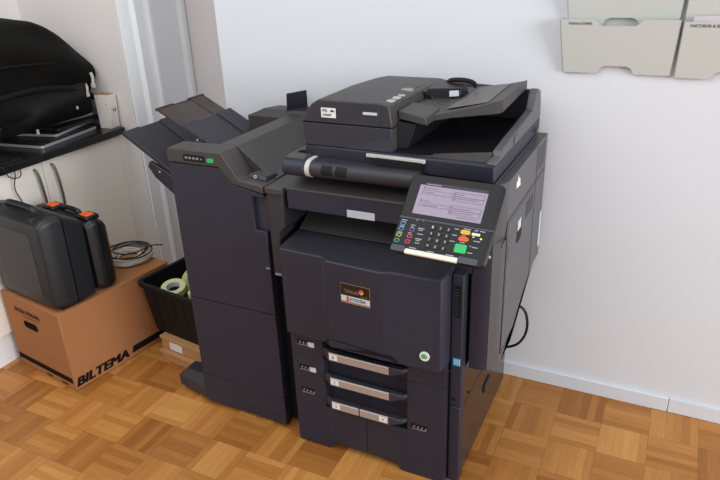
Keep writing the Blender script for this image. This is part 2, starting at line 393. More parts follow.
# ------------------------------------------------------------------ BILTEMA moving box
tb = -.1449
BB = Vector((-1.05, -.8484, 0)); bb = Vector((-math.sin(tb), math.cos(tb), 0)); ba = Vector((-math.cos(tb), -math.sin(tb), 0))
bl, bw, bh = .5812, .4300, .3806
mbx = root('moving_box', 'big brown cardboard moving box with black lettering on the floor', 'box', BB + bb*bl/2 + ba*bw/2)
XL = frame_mx(BB, bb, (0,0,1))            # long face: x along the box, y up, z outward
XS = frame_mx(BB + ba*bw, -ba, (0,0,1))   # short face seen from the front: x to the right
def obox(a0, a1, b0, b1, z0, z1, m=None):
    q = m or MB()
    P = lambda a, b, z: BB + ba*a + bb*b + Vector((0,0,z))
    return q.hexa([P(a0,b0,z0),P(a1,b0,z0),P(a1,b1,z0),P(a0,b1,z0),P(a0,b0,z1),P(a1,b0,z1),P(a1,b1,z1),P(a0,b1,z1)])
obj('box_body', obox(0,bw,0,bl,.001,bh-.006), M['card'], mbx, bevel=.005)
l = MB(); obox(-.001,bw+.001,-.001,bl/2-.0015,bh-.007,bh-.001,l); obox(-.001,bw+.001,bl/2+.0015,bl+.001,bh-.007,bh-.001,l)
obj('top_flaps', l, M['card'], mbx, bevel=.002)
q = MB(); fit_text(q, 'BILTEMA', XL @ Matrix.Translation((.010,.020,0)), .268, .039, bold=.085, shear=.25, lift=.0015); obj('lettering', q, M['ink'], mbx)
q = MB(); q.X = XL; q.hexa([(.300,.026,.0005),(bl-.006,.026,.0005),(bl-.006,.026,.0016),(.300,.026,.0016),(.312,.058,.0005),(bl-.006,.058,.0005),(bl-.006,.058,.0016),(.312,.058,.0016)]); obj('printed_band', q, M['ink'], mbx)
q = MB(); q.X = XS; q.box(.004,bw-.012,.036,.062,.0005,.0016); obj('printed_band', q, M['ink'], mbx)
q = MB(); fit_text(q, 'EXTRA STRONG', XS @ Matrix.Translation((.085,.308,0)), .19, .020, bold=.05, lift=.0015); fit_text(q, 'PROFESSIONAL', XS @ Matrix.Translation((.145,.290,0)), .115, .008, lift=.0015)
obj('lettering', q, M['inkb'], mbx)
q = MB(); q.X = XS; q.prism(rrect(.135,.238,.238,.272,.014), 'z', .0005, .0016); obj('hand_hole', q, M['seam'], mbx, label='dark oval hand hole')
for u in (.215, .330):
    q = MB(); q.X = XS; q.box(u,u+.045,.012,.022,.0005,.0014); obj('printed_mark', q, M['inkb'], mbx)

# ------------------------------------------------------------------ tool cases on the box
def tool_case(t, X, w, h, d, m, r=.03, front_inset=.03, tp=1):
    """X: front-lower-left corner frame; x right, y up, z towards the camera (outward)"""
    def ring(z, k, top=0): return [(p[0], p[1], z) for p in rrect(k, w-k, k, h-k-top*tp, max(r-k*.3, .006), 6)]
    q = MB(); q.X = X
    q.loft([ring(-d, .022, .050), ring(-d+.014, .006, .048), ring(-d*.70, .001, .028), ring(-d*.52, 0, .012)])
    obj('back_shell', q, m, t, sharp=40)
    q = MB(); q.X = X
    q.loft([ring(-d*.49, 0, .010), ring(-d*.30, .002, .0), ring(-.022, .005, .008), ring(-.004, front_inset*.6, .016), ring(0, front_inset, .018)])
    obj('front_shell', q, m, t, sharp=28)
    q = MB(); q.X = X; q.loft([ring(-d*.53, .003, .012), ring(-d*.48, .003, .010)]); obj('seam_gasket', q, M['seam'], t)
z1 = bh + .0005
c1 = root('tool_case', 'large charcoal tool case standing along the front edge of the moving box', 'case', (-1.25, -.765, z1))
XC = frame_mx((-1.476, -.778, z1+.0045), (.9895, -.1444, 0), (0, .02, 1))
tool_case(c1, XC, .428, .405, .200, M['case'], .026, .020)
q = MB(); q.X = XC
q.tube([(.10,.390,-.07),(.10,.404,-.07),(.12,.413,-.07),(.28,.413,-.07),(.30,.404,-.07),(.30,.390,-.07)], .014, 10)
obj('handle', q, M['case'], c1)
q = MB(); q.X = XC; q.prism(rrect(.09,.345,.055,.33,.02), 'z', -.001, .0015); obj('front_panel', q, M['case'], c1)
for u in (.055, .345):
    q = MB(); q.X = XC; q.box(u,u+.03,.372,.404,-.060,-.014); obj('clasp', q, M['caseb'], c1, bevel=.004)
for u in (.03, .355):
    q = MB(); q.X = XC; q.box(u,u+.06,-.0006,.006,-.13,-.03); obj('foot', q, M['caseb'], c1)
c2 = root('tool_case', 'smaller black tool case with orange latches behind the large charcoal case', 'case', (-1.22, -.57, z1))
XD = frame_mx((-1.450, -.567, z1), (.9895, -.1444, 0), (0, 0, 1))
tool_case(c2, XD, .424, .330, .102, M['caseb'], .026, .020, .35)
q = MB(); q.X = XD; q.tube([(.17,.318,-.06),(.17,.332,-.06),(.19,.340,-.06),(.275,.340,-.06),(.295,.332,-.06),(.295,.318,-.06)], .011, 10); obj('handle', q, M['caseb'], c2)
for u in (.085, .330):
    q = MB(); q.X = XD; q.box(u-.006,u+.072,.318,.340,-.084,-.018); obj('latch_mount', q, M['caseb'], c2, bevel=.006)
    q = MB(); q.X = XD; q.box(u+.006,u+.060,.334,.3445,-.070,-.030); obj('latch', q, M['latch'], c2, bevel=.004, label='orange latch')

# cables coiled on the box behind the cases
def coil(cx, cy, z, r, n, wire, jit, seed, squash=.85, tail=None):
    rnd = random.Random(seed); pts = []
    N = n*14
    for i in range(N+1):
        a = 2*PI*i/14; k = i/14
        rr = r + jit*math.sin(k*2.1+seed) + .004*rnd.uniform(-1,1)
        pts.append((cx+rr*math.cos(a)+jit*.4*math.sin(k*1.7), cy+squash*rr*math.sin(a)+jit*.4*math.cos(k*2.3), z+wire+ (k/n)*wire*2.6*math.sqrt(n)/1.5 + .002*math.sin(a*2+seed)))
    if tail: pts += tail
    return MB().tube(pts, wire, 7, smooth=1)
zt = bh
tag(obj('cable_coil', coil(-1.165,-.320,zt,.088,9,.0052,.026,3,.95), M['cableg']), 'coil of pale grey cable on the moving box behind the cases', 'cable')
tag(obj('cable_coil', coil(-1.160,-.315,zt+.040,.095,3,.0032,.022,5,.95,[(-1.09,-.24,zt+.050),(-1.07,-.21,zt+.046),(-1.05,-.20,zt+.044)]), M['cable']), 'loose coil of thin black cable over the pale grey coil', 'cable')

# ------------------------------------------------------------------ crate on two flat cartons
tc = -.14
ea = Vector((math.cos(tc), math.sin(tc), 0)); eb = Vector((-math.sin(tc), math.cos(tc), 0))
CB = Vector((-.986, -.474, 0))
P3 = lambda a, b, z: CB + ea*a + eb*b + Vector((0,0,z))
def carton(label, a0, a1, b0, b1, z0, z1, group):
    t = root('flat_carton', label, 'box', P3((a0+a1)/2, (b0+b1)/2, z0), group)
    obj('carton_body', MB().hexa([P3(a0,b0,z0),P3(a1,b0,z0),P3(a1,b1,z0),P3(a0,b1,z0),P3(a0,b0,z1-.012),P3(a1,b0,z1-.012),P3(a1,b1,z1-.012),P3(a0,b1,z1-.012)]), M['card2'], t, bevel=.003)
    obj('lid', MB().hexa([P3(a0-.004,b0-.004,z1-.016),P3(a1+.004,b0-.004,z1-.016),P3(a1+.004,b1+.004,z1-.016),P3(a0-.004,b1+.004,z1-.016),P3(a0-.004,b0-.004,z1),P3(a1+.004,b0-.004,z1),P3(a1+.004,b1+.004,z1),P3(a0-.004,b1+.004,z1)]), M['card2'], t, bevel=.002)
    return t
carton('flat cardboard carton on the floor at the bottom of the stack', .118, .37, -.014, .27, .001, .052, 'cartons under the crate')
t = carton('flat cardboard carton with white label right under the black crate', .110, .38, .004, .28, .0535, .117, 'cartons under the crate')
XK = frame_mx(P3(.098, .0035, .057), ea, (0,0,1))
q = MB(); q.X = XK; q.box(.068, .150, .002, .046, .0005, .0015); obj('label_sheet', q, M['paper'], t, label='white paper label')

cr = root('storage_crate', 'black plastic crate holding tape rolls beside the finisher', 'crate', P3(.22,.18,.118))
def cring(z, k, r=.03):        # k: grow outward
    return [P3(p[0], p[1], z) for p in rrect(.032-k, .395+k, .032-k, .345+k, r, 5)]
zb, zc = .1185, .368
q = MB()
q.loft([cring(zb,0), cring(zc-.02,.020), cring(zc-.02,.031,.033), cring(zc,.032,.033), cring(zc,.015,.03), cring(zc-.03,.012,.03), cring(zb+.006,-.005,.025)])
obj('crate_shell', q, M['crate'], cr, sharp=40)
q = MB()
for a in (.10, .16, .22, .28): q.hexa([P3(a,.029,zb+.03),P3(a+.008,.029,zb+.03),P3(a+.008,.036,zb+.03),P3(a,.036,zb+.03),P3(a,.009,zc-.02),P3(a+.008,.009,zc-.02),P3(a+.008,.03,zc-.02),P3(a,.03,zc-.02)])
obj('rib', q, M['crate'], cr)
def roll(label, a, b, z, axis, ro, ri, h, group='tape rolls in the crate'):
    t = root('tape_roll', label, 'tape', P3(a,b,z-ro*.5), group)
    obj('tape', MB().ring(P3(a,b,z), axis, ro, ri, h), M['tape'], t, bevel=.0015)
    obj('core', MB().ring(P3(a,b,z)+Vector(axis).normalized()*.001, axis, ri-.0003, ri-.004, h-.002), M['paper'], t)
    return t
roll('yellow-green tape roll standing on edge in the crate', .175, .205, .340, (.45,-.9,.12), .056, .036, .042)
roll('yellow-green tape roll lying flat at the front of the crate', .150, .092, .316, (.10,-.20,1), .056, .036, .030)
roll('yellow-green tape roll lying flat near the crate\'s right side', .285, .12, .312, (-.1,.05,1), .050, .033, .030)
wadm = MB()
rg = []
for i in range(9):
    t_ = i/8; r_ = .038*math.sin(PI*(.04+.92*t_)); rg.append([P3(.30+r_*math.cos(2*PI*k/14)*(1+.25*math.sin(5*k+i)), .27+r_*math.sin(2*PI*k/14)*(1+.25*math.cos(3*k+2*i)), .285+.085*t_) for k in range(14)])
wadm.loft(rg)
tag(obj('paper_wad', wadm, M['paper'], sharp=20), 'crumpled white paper in the crate behind the tape rolls', 'paper')
fill = MB(); fill.loft([cring(zb+.008,-.014,.02), cring(.272,-.006,.02), cring(.282,-.016,.02)])
tag(obj('packing_paper', fill, M['deep'], sharp=40), 'dark packing filling the lower part of the black crate', 'packing')

# ------------------------------------------------------------------ FINISHER
FX0, FX1, FY = -.466, -.080, -.69
fin = root('document_finisher', 'tall black finisher unit with green lamp docked left of the printer', 'finisher', (-.28, -.38, 0))
obj('cabinet_body', MB().box(FX0+.002, FX1-.002, FY+.022, -.09, .03, 1.0), M['black'], fin, bevel=.004)
door = [(FX0,.158),(FX1,.144),(FX1,.842),(-.125,.842),(-.125,.966),(FX1,.966),(FX1,.975),(-.196,1.000),(-.250,1.052),(FX0,1.052)]
fd = obj('front_door', MB().prism(door, 'y', FY, FY+.02), M['black'], fin, bevel=.003)
obj('door_seam', MB().box(FX0,FX1-.0005,FY-.0006,FY+.004,.5135,.5155), M['seam'], fd)
obj('base_panel', MB().prism([(FX0,.025),(FX1,.018),(FX1,.142),(FX0,.156)], 'y', FY, FY+.02).box(FX0,FX1,FY-.0004,FY+.01,.078,.080), M['black'], fin, bevel=.003)
obj('grip_recess', MB().box(-.126, -.078, FY+.0195, FY+.024, .838, .97), M['bluegrey'], fin)
# raised top: front control block, ridge running back, sloping lid
cap = [(FX0,1.055),(FX0,1.098),(FX0+.008,1.106),(-.232,1.108),(-.186,1.040),(-.170,1.020),(-.088,1.010),(-.076,1.004),(-.076,.980),(-.196,1.002),(-.250,1.055)]
capo = obj('top_cover', MB().prism(cap, 'y', FY-.004, -.600), M['top'], fin, bevel=.004, angle=25)
rid = [(-.305,.99),(-.305,1.107),(-.228,1.107),(-.120,1.022),(-.076,1.008),(-.076,.985)]
obj('sloping_lid', MB().prism(rid, 'y', -.5995, -.12), M['top'], fin, bevel=.003, angle=25)
obj('lid_latch', MB().hexa([(-.165,-.655,1.019),(-.085,-.655,1.011),(-.085,-.575,1.011),(-.150,-.575,1.019),(-.150,-.645,1.034),(-.092,-.645,1.025),(-.090,-.585,1.022),(-.140,-.585,1.032)]), M['black2'], fin, bevel=.003)
obj('latch_mark', MB().ring((-.128,-.6535,1.024),(0,-1,.15),.006,.0035,.002,14), M['silver'], fin, label='pale round latch mark')
ip = obj('indicator_panel', MB().prism(rrect(-.392,-.302,1.066,1.090,.004), 'y', FY-.0058, FY-.003), M['gloss'], fin)
q = MB()
for i in range(4): q.box(-.384+i*.016, -.374+i*.016, FY-.0066, FY-.005, 1.075, 1.082)
q.box(-.317,-.312,FY-.0066,FY-.005,1.076,1.080)
obj('indicator_print', q, M['greyp'], ip)
obj('ready_lamp', MB().prism(rrect(-.291,-.264,1.069,1.084,.007), 'y', FY-.008, FY-.003), M['led'], fin, bevel=.001, label='green ready lamp')
obj('left_deck', MB().hexa([(FX0,-.60,.93),(-.306,-.60,.93),(-.306,-.09,.93),(FX0,-.09,.93),(FX0,-.60,1.0),(-.306,-.60,1.06),(-.306,-.09,1.06),(FX0,-.09,1.0)]), M['black2'], fin, bevel=.003)
# joining panel towards the printer
obj('joining_panel', MB().prism([(-.066,.690),(-.028,.690),(-.028,.845),(-.004,.87),(-.004,1.004),(-.066,1.004)], 'y', FY, -.30), M['black2'], fin, bevel=.004)
obj('joining_cap', MB().box(-.069,-.001,FY-.006,-.32,.985,1.008), M['top'], fin, bevel=.004)
obj('joining_clip', MB().box(-.060,-.034,FY-.003,FY+.01,.684,.691), M['greyp'], fin)
obj('joining_clip', MB().box(-.096,-.081,FY-.003,FY+.01,.701,.706), M['greyp'], fin)
obj('gap_shade', MB().box(-.0785,-.020,FY+.05,-.12,.02,.69), M['deep'], fin)  # black filler standing in for shade between finisher and printer
# foot and castors
obj('stabiliser_foot', MB().loft([[(-.632,-.655,.03),(-.46,-.690,.03),(-.46,-.56,.03),(-.632,-.56,.03)],[(-.636,-.655,.075),(-.46,-.690,.085),(-.46,-.56,.085),(-.636,-.56,.075)],[(-.605,-.63,.105),(-.46,-.655,.115),(-.46,-.575,.115),(-.605,-.575,.105)]]), M['black2'], fin, bevel=.005)
for x, y in ((-.605,-.625),(-.10,-.66),(-.10,-.14),(-.44,-.14)):
    obj('castor', MB().cyl((x-.012,y,.018),(x+.012,y,.018),.018,n=16).box(x-.006,x+.006,y-.006,y+.006,.018,.035), M['grey'], fin)
# output trays on the left side: sloping plates rising away from the finisher
def tray(x_in, z_in, x_out, z_out, y0, y1, m, name, th=.010, lobes=True):
    d = Vector((x_out-x_in, 0, z_out-z_in)); n = Vector((-d.z, 0, d.x)).normalized()
    if n.z < 0: n = -n
    q = MB()
    def bar(ya, yb, off, t, a=0, b=1):
        p0 = Vector((x_in,0,z_in))+d*a; p1 = Vector((x_in,0,z_in))+d*b
        o0 = n*off; o1 = n*(off+t)
        f = lambda p, y: (p.x, y, p.z)
        q.hexa([f(p0+o0,ya),f(p1+o0,ya),f(p1+o0,yb),f(p0+o0,yb),f(p0+o1,ya),f(p1+o1,ya),f(p1+o1,yb),f(p0+o1,yb)])
    w = y1-y0
    bar(y0, y1, 0, th)
    if lobes:
        bar(y0, y0+w*.30, th*.5, th*1.1, 0, 1.0); bar(y1-w*.30, y1, th*.5, th*1.1, 0, 1.0)
    return q, d, n
q, d, n = tray(-.475, .745, -.945, 1.040, -.425, -.11, M['black2'], 'low', .012)
lt = obj('output_tray', q, M['black2'], fin, bevel=.003)
for y in (-.425, -.15):
    obj('tray_bracket', MB().prism([(-.475,.62),(-.475,.735),(-.74,.905),(-.82,.940),(-.832,.915),(-.80,.87),(-.60,.72)], 'y', y, y+.02), M['black2'], lt, bevel=.004)
obj('bracket_mark', MB().box(-.775,-.767,-.4258,-.4245,.895,.903), M['silver'], lt)
q, d, n = tray(-.475, 1.000, -.635, 1.088, -.41, -.095, M['black2'], 'up', .012)
ut = obj('output_tray', q, M['black2'], fin, bevel=.003)
q, d, n = tray(-.600, 1.0655, -.755, 1.148, -.40, -.105, M['smoke'], 'ext', .004)
obj('tray_extension', q, M['smoke'], ut, label='smoky translucent tray extension')
obj('tray_rim', MB().box(-.762,-.752,-.402,-.300,1.148,1.158).box(-.760,-.752,-.300,-.205,1.146,1.153).box(-.762,-.752,-.205,-.103,1.148,1.158), M['black2'], ut)
obj('tray_pivot', MB().cyl((-.545,-.42,1.045),(-.545,-.40,1.045),.016,n=16).box(-.60,-.475,-.425,-.40,.99,1.035), M['black2'], ut)
obj('pivot_pin', MB().box(-.556,-.550,-.4215,-.419,1.048,1.056), M['silver'], ut)
# rear housing with its upright flap
obj('rear_housing', MB().hexa([(-.498,-.15,1.0),(-.10,-.15,1.0),(-.10,-.035,1.0),(-.498,-.035,1.0),(-.498,-.15,1.094),(-.10,-.15,1.094),(-.10,-.035,1.094),(-.498,-.035,1.094)])
    .hexa([(-.490,-.148,1.093),(-.10,-.148,1.093),(-.10,-.037,1.093),(-.490,-.037,1.093),(-.44,-.115,1.118),(-.10,-.115,1.118),(-.10,-.045,1.118),(-.40,-.045,1.118)]), M['top'], fin, bevel=.003)
obj('paper_flap', MB().hexa([(-.322,-.120,1.115),(-.318,-.122,1.115),(-.262,-.052,1.115),(-.266,-.050,1.115),(-.318,-.120,1.186),(-.314,-.122,1.186),(-.262,-.052,1.190),(-.266,-.050,1.190)])
    , M['black'], fin, label='upright black paper flap')
obj('flap_base', MB().box(-.30,-.10,-.112,-.05,1.116,1.121), M['black'], fin)

# ------------------------------------------------------------------ PRINTER
pr = root('office_printer', 'large black multifunction office printer standing in front of the white wall', 'printer', (.31, -.38, 0))
# paper cabinet
obj('paper_cabinet', MB().box(0.004, .6195, -.688, -.06, .012, .455), M['cab'], pr, bevel=.004)
obj('cabinet_seam', MB().box(.619,.6200,-.650,-.062,.3,.302), M['seam'], pr)
# right-hand frame strip in front
obj('frame_strip', MB().box(.583,.6215,-.698,-.655,.002,.322).box(.583,.6215,-.698,-.655,.325,.812), M['black'], pr, bevel=.004)
q = MB(); q.box(.594,.613,-.6992,-.695,.665,.775); v = obj('vent_recess', q, M['deep'], pr)
q = MB()
for i in range(10): q.box(.595,.606,-.7005,-.698,.674+i*.0095,.6775+i*.0095)
obj('vent_slat', q, M['bluegrey'], v)
bs = obj('energy_sticker', MB().box(.5935,.6165,-.6995,-.6975,.487,.514), M['bluep'], pr, label='light blue square sticker')
obj('sticker_print', MB().box(.597,.613,-.7003,-.6990,.497,.499).box(.597,.613,-.7003,-.6990,.506,.5075).box(.6145,.616,-.7003,-.699,.489,.512), M['white'], bs)
obj('side_handle', MB().prism(rrect(-.405,-.315,.168,.212,.018), 'x', .6205, .6225), M['deep'], pr)
obj('side_handle_rim', MB().prism(rrect(-.385,-.325,.172,.196,.01), 'x', .6222, .6235), M['bluegrey'], pr)
obj('caution_label', MB().box(.6212,.6222,-.27,-.20,.20,.31), M['paper'], pr, label='white label low on the right side')
obj('screw', MB().cyl((.6190,-.60,.32),(.622,-.60,.32),.006,n=12), M['deep'], pr)
obj('screw', MB().cyl((.5985,-.699,.352),(.5985,-.697,.352),.007,n=12), M['deep'], pr)
# drawers
def drawer(x0, x1, zlo, zhi, hz, hx0, hx1, left_end, right_end, zbot=None):
    """front with a scooped middle bay: two cheeks, recessed middle, lower apron"""
    yb, yf = -.690, -.7225
    b0, b1 = max(x0, .128 if left_end else x0), min(x1, .444 if right_end else x1)
    q = MB()
    if left_end: q.box(x0, b0, yf, yb, zlo, zhi)
    if right_end: q.box(b1, x1, yf, yb, zlo, zhi)
    q.box(b0, b1, yb-.004, yb+.004, zlo, zhi)
    if zbot is not None:
        q.box(b0, b1, yf, yb, zbot, hz-.055)
    else:
        q.box(b0, b1, yf+.012, yb, zlo, hz-.028)
    o = obj('drawer', q, M['black'], pr, bevel=.0012)
    # handle bar: projecting grip with swept ends
    h = MB(); yo = -.747
    prof = []
    if left_end: prof += [(hx0-.036, yf), (hx0-.020, yf-.010), (hx0-.004, yo+.002)]
    else: prof += [(hx0, yf), (hx0, yo)]
    prof += [(hx0+.004, yo), (hx1, yo)]
    if right_end: prof += [(hx1+.006, yo), (hx1+.030, yo+.001), (hx1+.050, yo+.008), (hx1+.060, yf)]
    else: prof += [(hx1, yf)]
    if right_end:
        h.loft([[(x, y, hz-.036+(.016 if x > hx1+.02 else 0)) for x, y in prof], [(x, y, hz-(.004 if x > hx1+.02 else 0)) for x, y in prof]])
    else: h.prism(prof, 'z', hz-.036, hz)
    ho = obj('handle', h, M['black2'], o, bevel=.0035)
    return o, ho
def strip(ho, x0, x1, zt, num, nx):
    y = -.7478
    s = obj('label_strip', MB().box(x0, x1, y-.0012, y+.001, zt-.029, zt-.001), M['taupe'], ho, label='taupe strip along the handle')
    obj('strip_edge', MB().box(x0, x1, y-.0018, y+.001, zt-.0035, zt+.0005), M['silver'], ho)
    t = obj('number_tab', MB().box(nx, nx+.030, y-.0022, y, zt-.025, zt-.004), M['paper'], ho)
    q = MB(); fit_text(q, num, frame_mx((nx+.011, y-.0022, zt-.020), (1,0,0), (0,0,1)), .007, .012, bold=.02); obj('number', q, M['greyp'], ho)
def size_mark(o, x, z, white=True):
    q = MB(); y = -.7225
    for i in range(4 if not white else 3):
        w = .014
        q.hexa([(x+i*w,y,z-.008-.0012*i),(x+i*w+.010,y,z-.008-.0012*i),(x+i*w+.010,y+.002,z-.008),(x+i*w,y+.002,z-.008),(x+i*w+.007,y-.0012,z+.004-.0012*i),(x+i*w+.010,y-.0012,z+.006-.0012*i),(x+i*w+.010,y+.001,z+.006),(x+i*w+.007,y+.001,z+.004)])
    q.box(x-.002,x+.050,y-.0008,y+.001,z-.011,z-.0085)
    obj('gauge_mark', q, M['greyp'], o)
    b = MB().box(x-.004,x+.056,y-.0004,y+.001,z-.012,z+.012); obj('gauge_window', b, M['deep'], o)
    if white: obj('size_card', MB().box(x+.040,x+.064,y-.0012,y+.001,z-.012,z+.007), M['ice'], o)
d1, h1 = drawer(0, .578, .4005, .4900, .454, .164, .390, True, True)
strip(h1, .166, .389, .453, '1', .168); size_mark(d1, .030, .451)
d2, h2 = drawer(0, .578, .2972, .3985, .350, .164, .390, True, True)
strip(h2, .166, .388, .349, '2', .168); size_mark(d2, .030, .345)
d3, h3 = drawer(0, .287, .036, .2965, .247, .164, .2715, True, False, .036)
strip(h3, .166, .2705, .2465, '3', .168); size_mark(d3, .030, .245, False)
d4, h4 = drawer(.289, .578, .036, .2965, .247, .2745, .385, False, True, .036)
strip(h4, .2755, .383, .2465, '4', .350); size_mark(d4, .462, .218, False)
obj('bottom_skirt', MB().prism([(0,.006),(.132,.004),(.160,.036),(0,.036)], 'y', -.722, -.69), M['black'], pr, bevel=.002)
obj('bottom_skirt', MB().prism([(.395,.036),(.418,.002),(.578,.002),(.578,.036)], 'y', -.722, -.69), M['black'], pr, bevel=.002)
for x, y in ((.06,-.62),(.56,-.62),(.06,-.13),(.56,-.13)):
    obj('castor', MB().cyl((x-.012,y,.016),(x+.012,y,.016),.016,n=16), M['grey'], pr)
# engine body
obj('engine_body', MB().box(.004, .640, -.60, -.06, .455, .815).box(.004,.640,-.32,-.06,.815,1.06), M['black'], pr, bevel=.004)
obj('right_column', MB().box(.455,.640,-.66,-.31,.80,1.07), M['black'], pr, bevel=.004)
# front cover, stepped in three planes, with its sloping shoulder
fc = [(-.002,-.600),(-.002,-.738),(.158,-.747),(.168,-.750),(.185,-.767),(.378,-.779),(.392,-.775),(.404,-.767),(.562,-.764),(.570,-.761),(.575,-.752),(.582,-.690),(.582,-.600)]
fl = [(-.002,-.600),(-.002,-.738),(.158,-.748),(.168,-.753),(.185,-.766),(.378,-.772),(.392,-.771),(.404,-.769),(.562,-.764),(.570,-.761),(.575,-.752),(.582,-.690),(.582,-.600)]
q = MB()
zl, zh = .4925, .812
low = [(x,y,zl) for x,y in fl]; mid = [(x,y,zh) for x,y in fc]
lip = [(x, y+.004 if y < -.65 else y, zh+.005) for x,y in fc]
q.loft([low, mid, lip])
co = obj('front_cover', q, M['black'], pr, bevel=.0012, angle=40)
shp = [(x+(.001 if x < 0 else 0), y+.007) for x,y in fc[1:-2]] + [(.580,-.600),(-.001,-.600)]
obj('cover_shoulder', MB().loft([[(x,y,.8165) for x,y in shp], [(x,y,.8185+(y+.772)/.172*.016) for x,y in shp]]), M['black2'], pr)  # lighter than the cover: ceiling light on the slope put into the colour
obj('scoop_shade', MB().loft([[(.150,-.7475,.4918),(.190,-.7680,.4918),(.388,-.7735,.4918),(.408,-.7705,.4918),(.432,-.7695,.4918),(.432,-.7695,.498),(.418,-.7700,.514),(.388,-.7735,.516),(.190,-.7680,.526),(.172,-.7545,.520)],[(.150,-.744,.4918),(.190,-.766,.4918),(.388,-.778,.4918),(.408,-.763,.4918),(.432,-.763,.4918),(.432,-.763,.498),(.418,-.763,.514),(.388,-.778,.516),(.190,-.766,.526),(.172,-.751,.520)]]), M['deep'], co)  # flat dark inlay: shade of the recess painted onto the cover
# badge
bx0, bx1, by = .2405, .343, -.7735
def on_cover(x): return -.7672 - (x-.185)/(.378-.185)*.0112
XB = frame_mx((bx0, on_cover(bx0), .684), (bx1-bx0, on_cover(bx1)-on_cover(bx0), 0), (0,0,1))
q = MB(); q.X = XB; q.box(-.0015,.1045,-.0015,.0685,.0003,.0014); bo = obj('badge', q, M['gold'], co)
q = MB(); q.X = XB; q.box(0,.103,.026,.067,.001,.0022); obj('badge_panel', q, M['badge'], co)
q = MB(); q.X = XB; q.box(0,.103,.006,.026,.001,.0022); obj('badge_plate', q, M['ice'], co)
q = MB(); fit_text(q, 'TASKalfa', XB @ Matrix.Translation((.012,.037,.0022)), .052, .012); fit_text(q, '3050ci', XB @ Matrix.Translation((.072,.029,.0022)), .024, .006); obj('badge_lettering', q, M['gold'], co)
for a, m in ((0,'orange'),(90,'red'),(180,'kblue'),(270,'yellow')):
    q = MB(); q.X = XB; q.prism([(.073,.049)]+[(.073+.009*math.cos(math.radians(a+k*15)), .049+.009*math.sin(math.radians(a+k*15))) for k in range(7)], 'z', .0021, .0028)
    obj('badge_emblem', q, M[m], co)
q = MB(); fit_text(q, 'KYOCERA', XB @ Matrix.Translation((.033,.0105,.0022)), .056, .011, bold=.02); obj('brand_lettering', q, M['darkp'], co)
q = MB(); q.X = XB; q.prism([(.018,.009),(.028,.007),(.031,.012),(.025,.016),(.031,.021),(.027,.0245),(.019,.0225),(.022,.016)], 'z', .0021, .0028); obj('brand_emblem', q, M['red'], co)
# round green sticker
rs = obj('round_sticker', MB().cyl((.522,-.7695,.544),(.522,-.7655,.544),.0165,n=28), M['paper'], co, label='round white sticker with green print')
obj('sticker_print', MB().prism([(.511,.539),(.518,.536),(.527,.537),(.533,.543),(.531,.548),(.524,.546),(.529,.552),(.519,.554),(.512,.549)], 'y', -.7703, -.769), M['greens'], co)
# exit bay: inner tray floor and back
obj('inner_tray', MB().hexa([(.004,-.52,.828),(.46,-.52,.828),(.46,-.46,.828),(.004,-.46,.828),(.004,-.62,.838),(.46,-.62,.838),(.46,-.46,.925),(.004,-.46,.925)]), M['top'], pr, bevel=.003)
js = obj('inner_finishing_tray', MB().prism([(-.680,.938),(-.683,1.004),(-.676,1.012),(-.60,1.030),(-.30,1.030),(-.30,.93),(-.60,.935)], 'x', .008, .456), M['bluefront'], pr, bevel=.003, angle=25)
obj('tray_shelf', MB().hexa([(.006,-.686,1.004),(.457,-.686,1.004),(.457,-.60,1.030),(.006,-.60,1.030),(.006,-.686,1.013),(.457,-.686,1.013),(.457,-.60,1.038),(.006,-.60,1.038)]), M['top'], js, bevel=.003)
obj('grip_label', MB().box(.229,.325,-.6845,-.681,.940,.9645), M['ice'], js, bevel=.001, label='pale grey grip label')
# rounded housing with the white ring
prof = [(-.40,1.055)] + [(-.672-.032*math.sin(PI*k/12), 1.0865-.0275*math.cos(PI*k/12)) for k in range(13)] + [(-.40,1.114)]
hs = obj('toner_housing', MB().prism(prof, 'x', .094, .470), M['black2'], pr)
obj('housing_end', MB().prism([(-.40,1.05)]+[(-.676-.034*math.sin(PI*k/12), 1.087-.030*math.cos(PI*k/12)) for k in range(13)]+[(-.40,1.117)], 'x', .016, .094), M['black'], hs, bevel=.003)
obj('white_ring', MB().prism([(-.45,1.0545)]+[(-.672-.0335*math.sin(PI*k/12), 1.0865-.0292*math.cos(PI*k/12)) for k in range(13)]+[(-.45,1.1155)], 'x', .096, .112), M['silver'], hs, label='white ring around the housing')
for x in (.155, .205): obj('housing_window', MB().prism([(-.675,1.076)]+[(-.6725-.0325*math.sin(math.radians(a)), 1.0865-.028*math.cos(math.radians(a))) for a in range(72,140,8)]+[(-.675,1.103)], 'x', x, x+.038), M['deep'], hs)
obj('scanner_base', MB().box(.055,.69,-.655,-.06,1.060,1.094), M['black'], pr, bevel=.004)
obj('housing_cap', MB().box(.018,.090,-.690,-.50,1.112,1.121), M['top'], pr, bevel=.003)
obj('cap_slot', MB().box(.035,.070,-.640,-.612,1.1205,1.1218), M['seam'], pr)
# right-hand module with the side door
plan = [(.633,-.66),(.668,-.66),(.690,-.650),(.708,-.632),(.718,-.600),(.718,-.05),(.633,-.05)]
bot = lambda y: .462 if y < -.45 else .462+(y+.45)/.31*.155 if y < -.14 else .617
q = MB(); q.loft([[(x,y,bot(y)) for x,y in plan], [(x,y,1.090) for x,y in plan]])
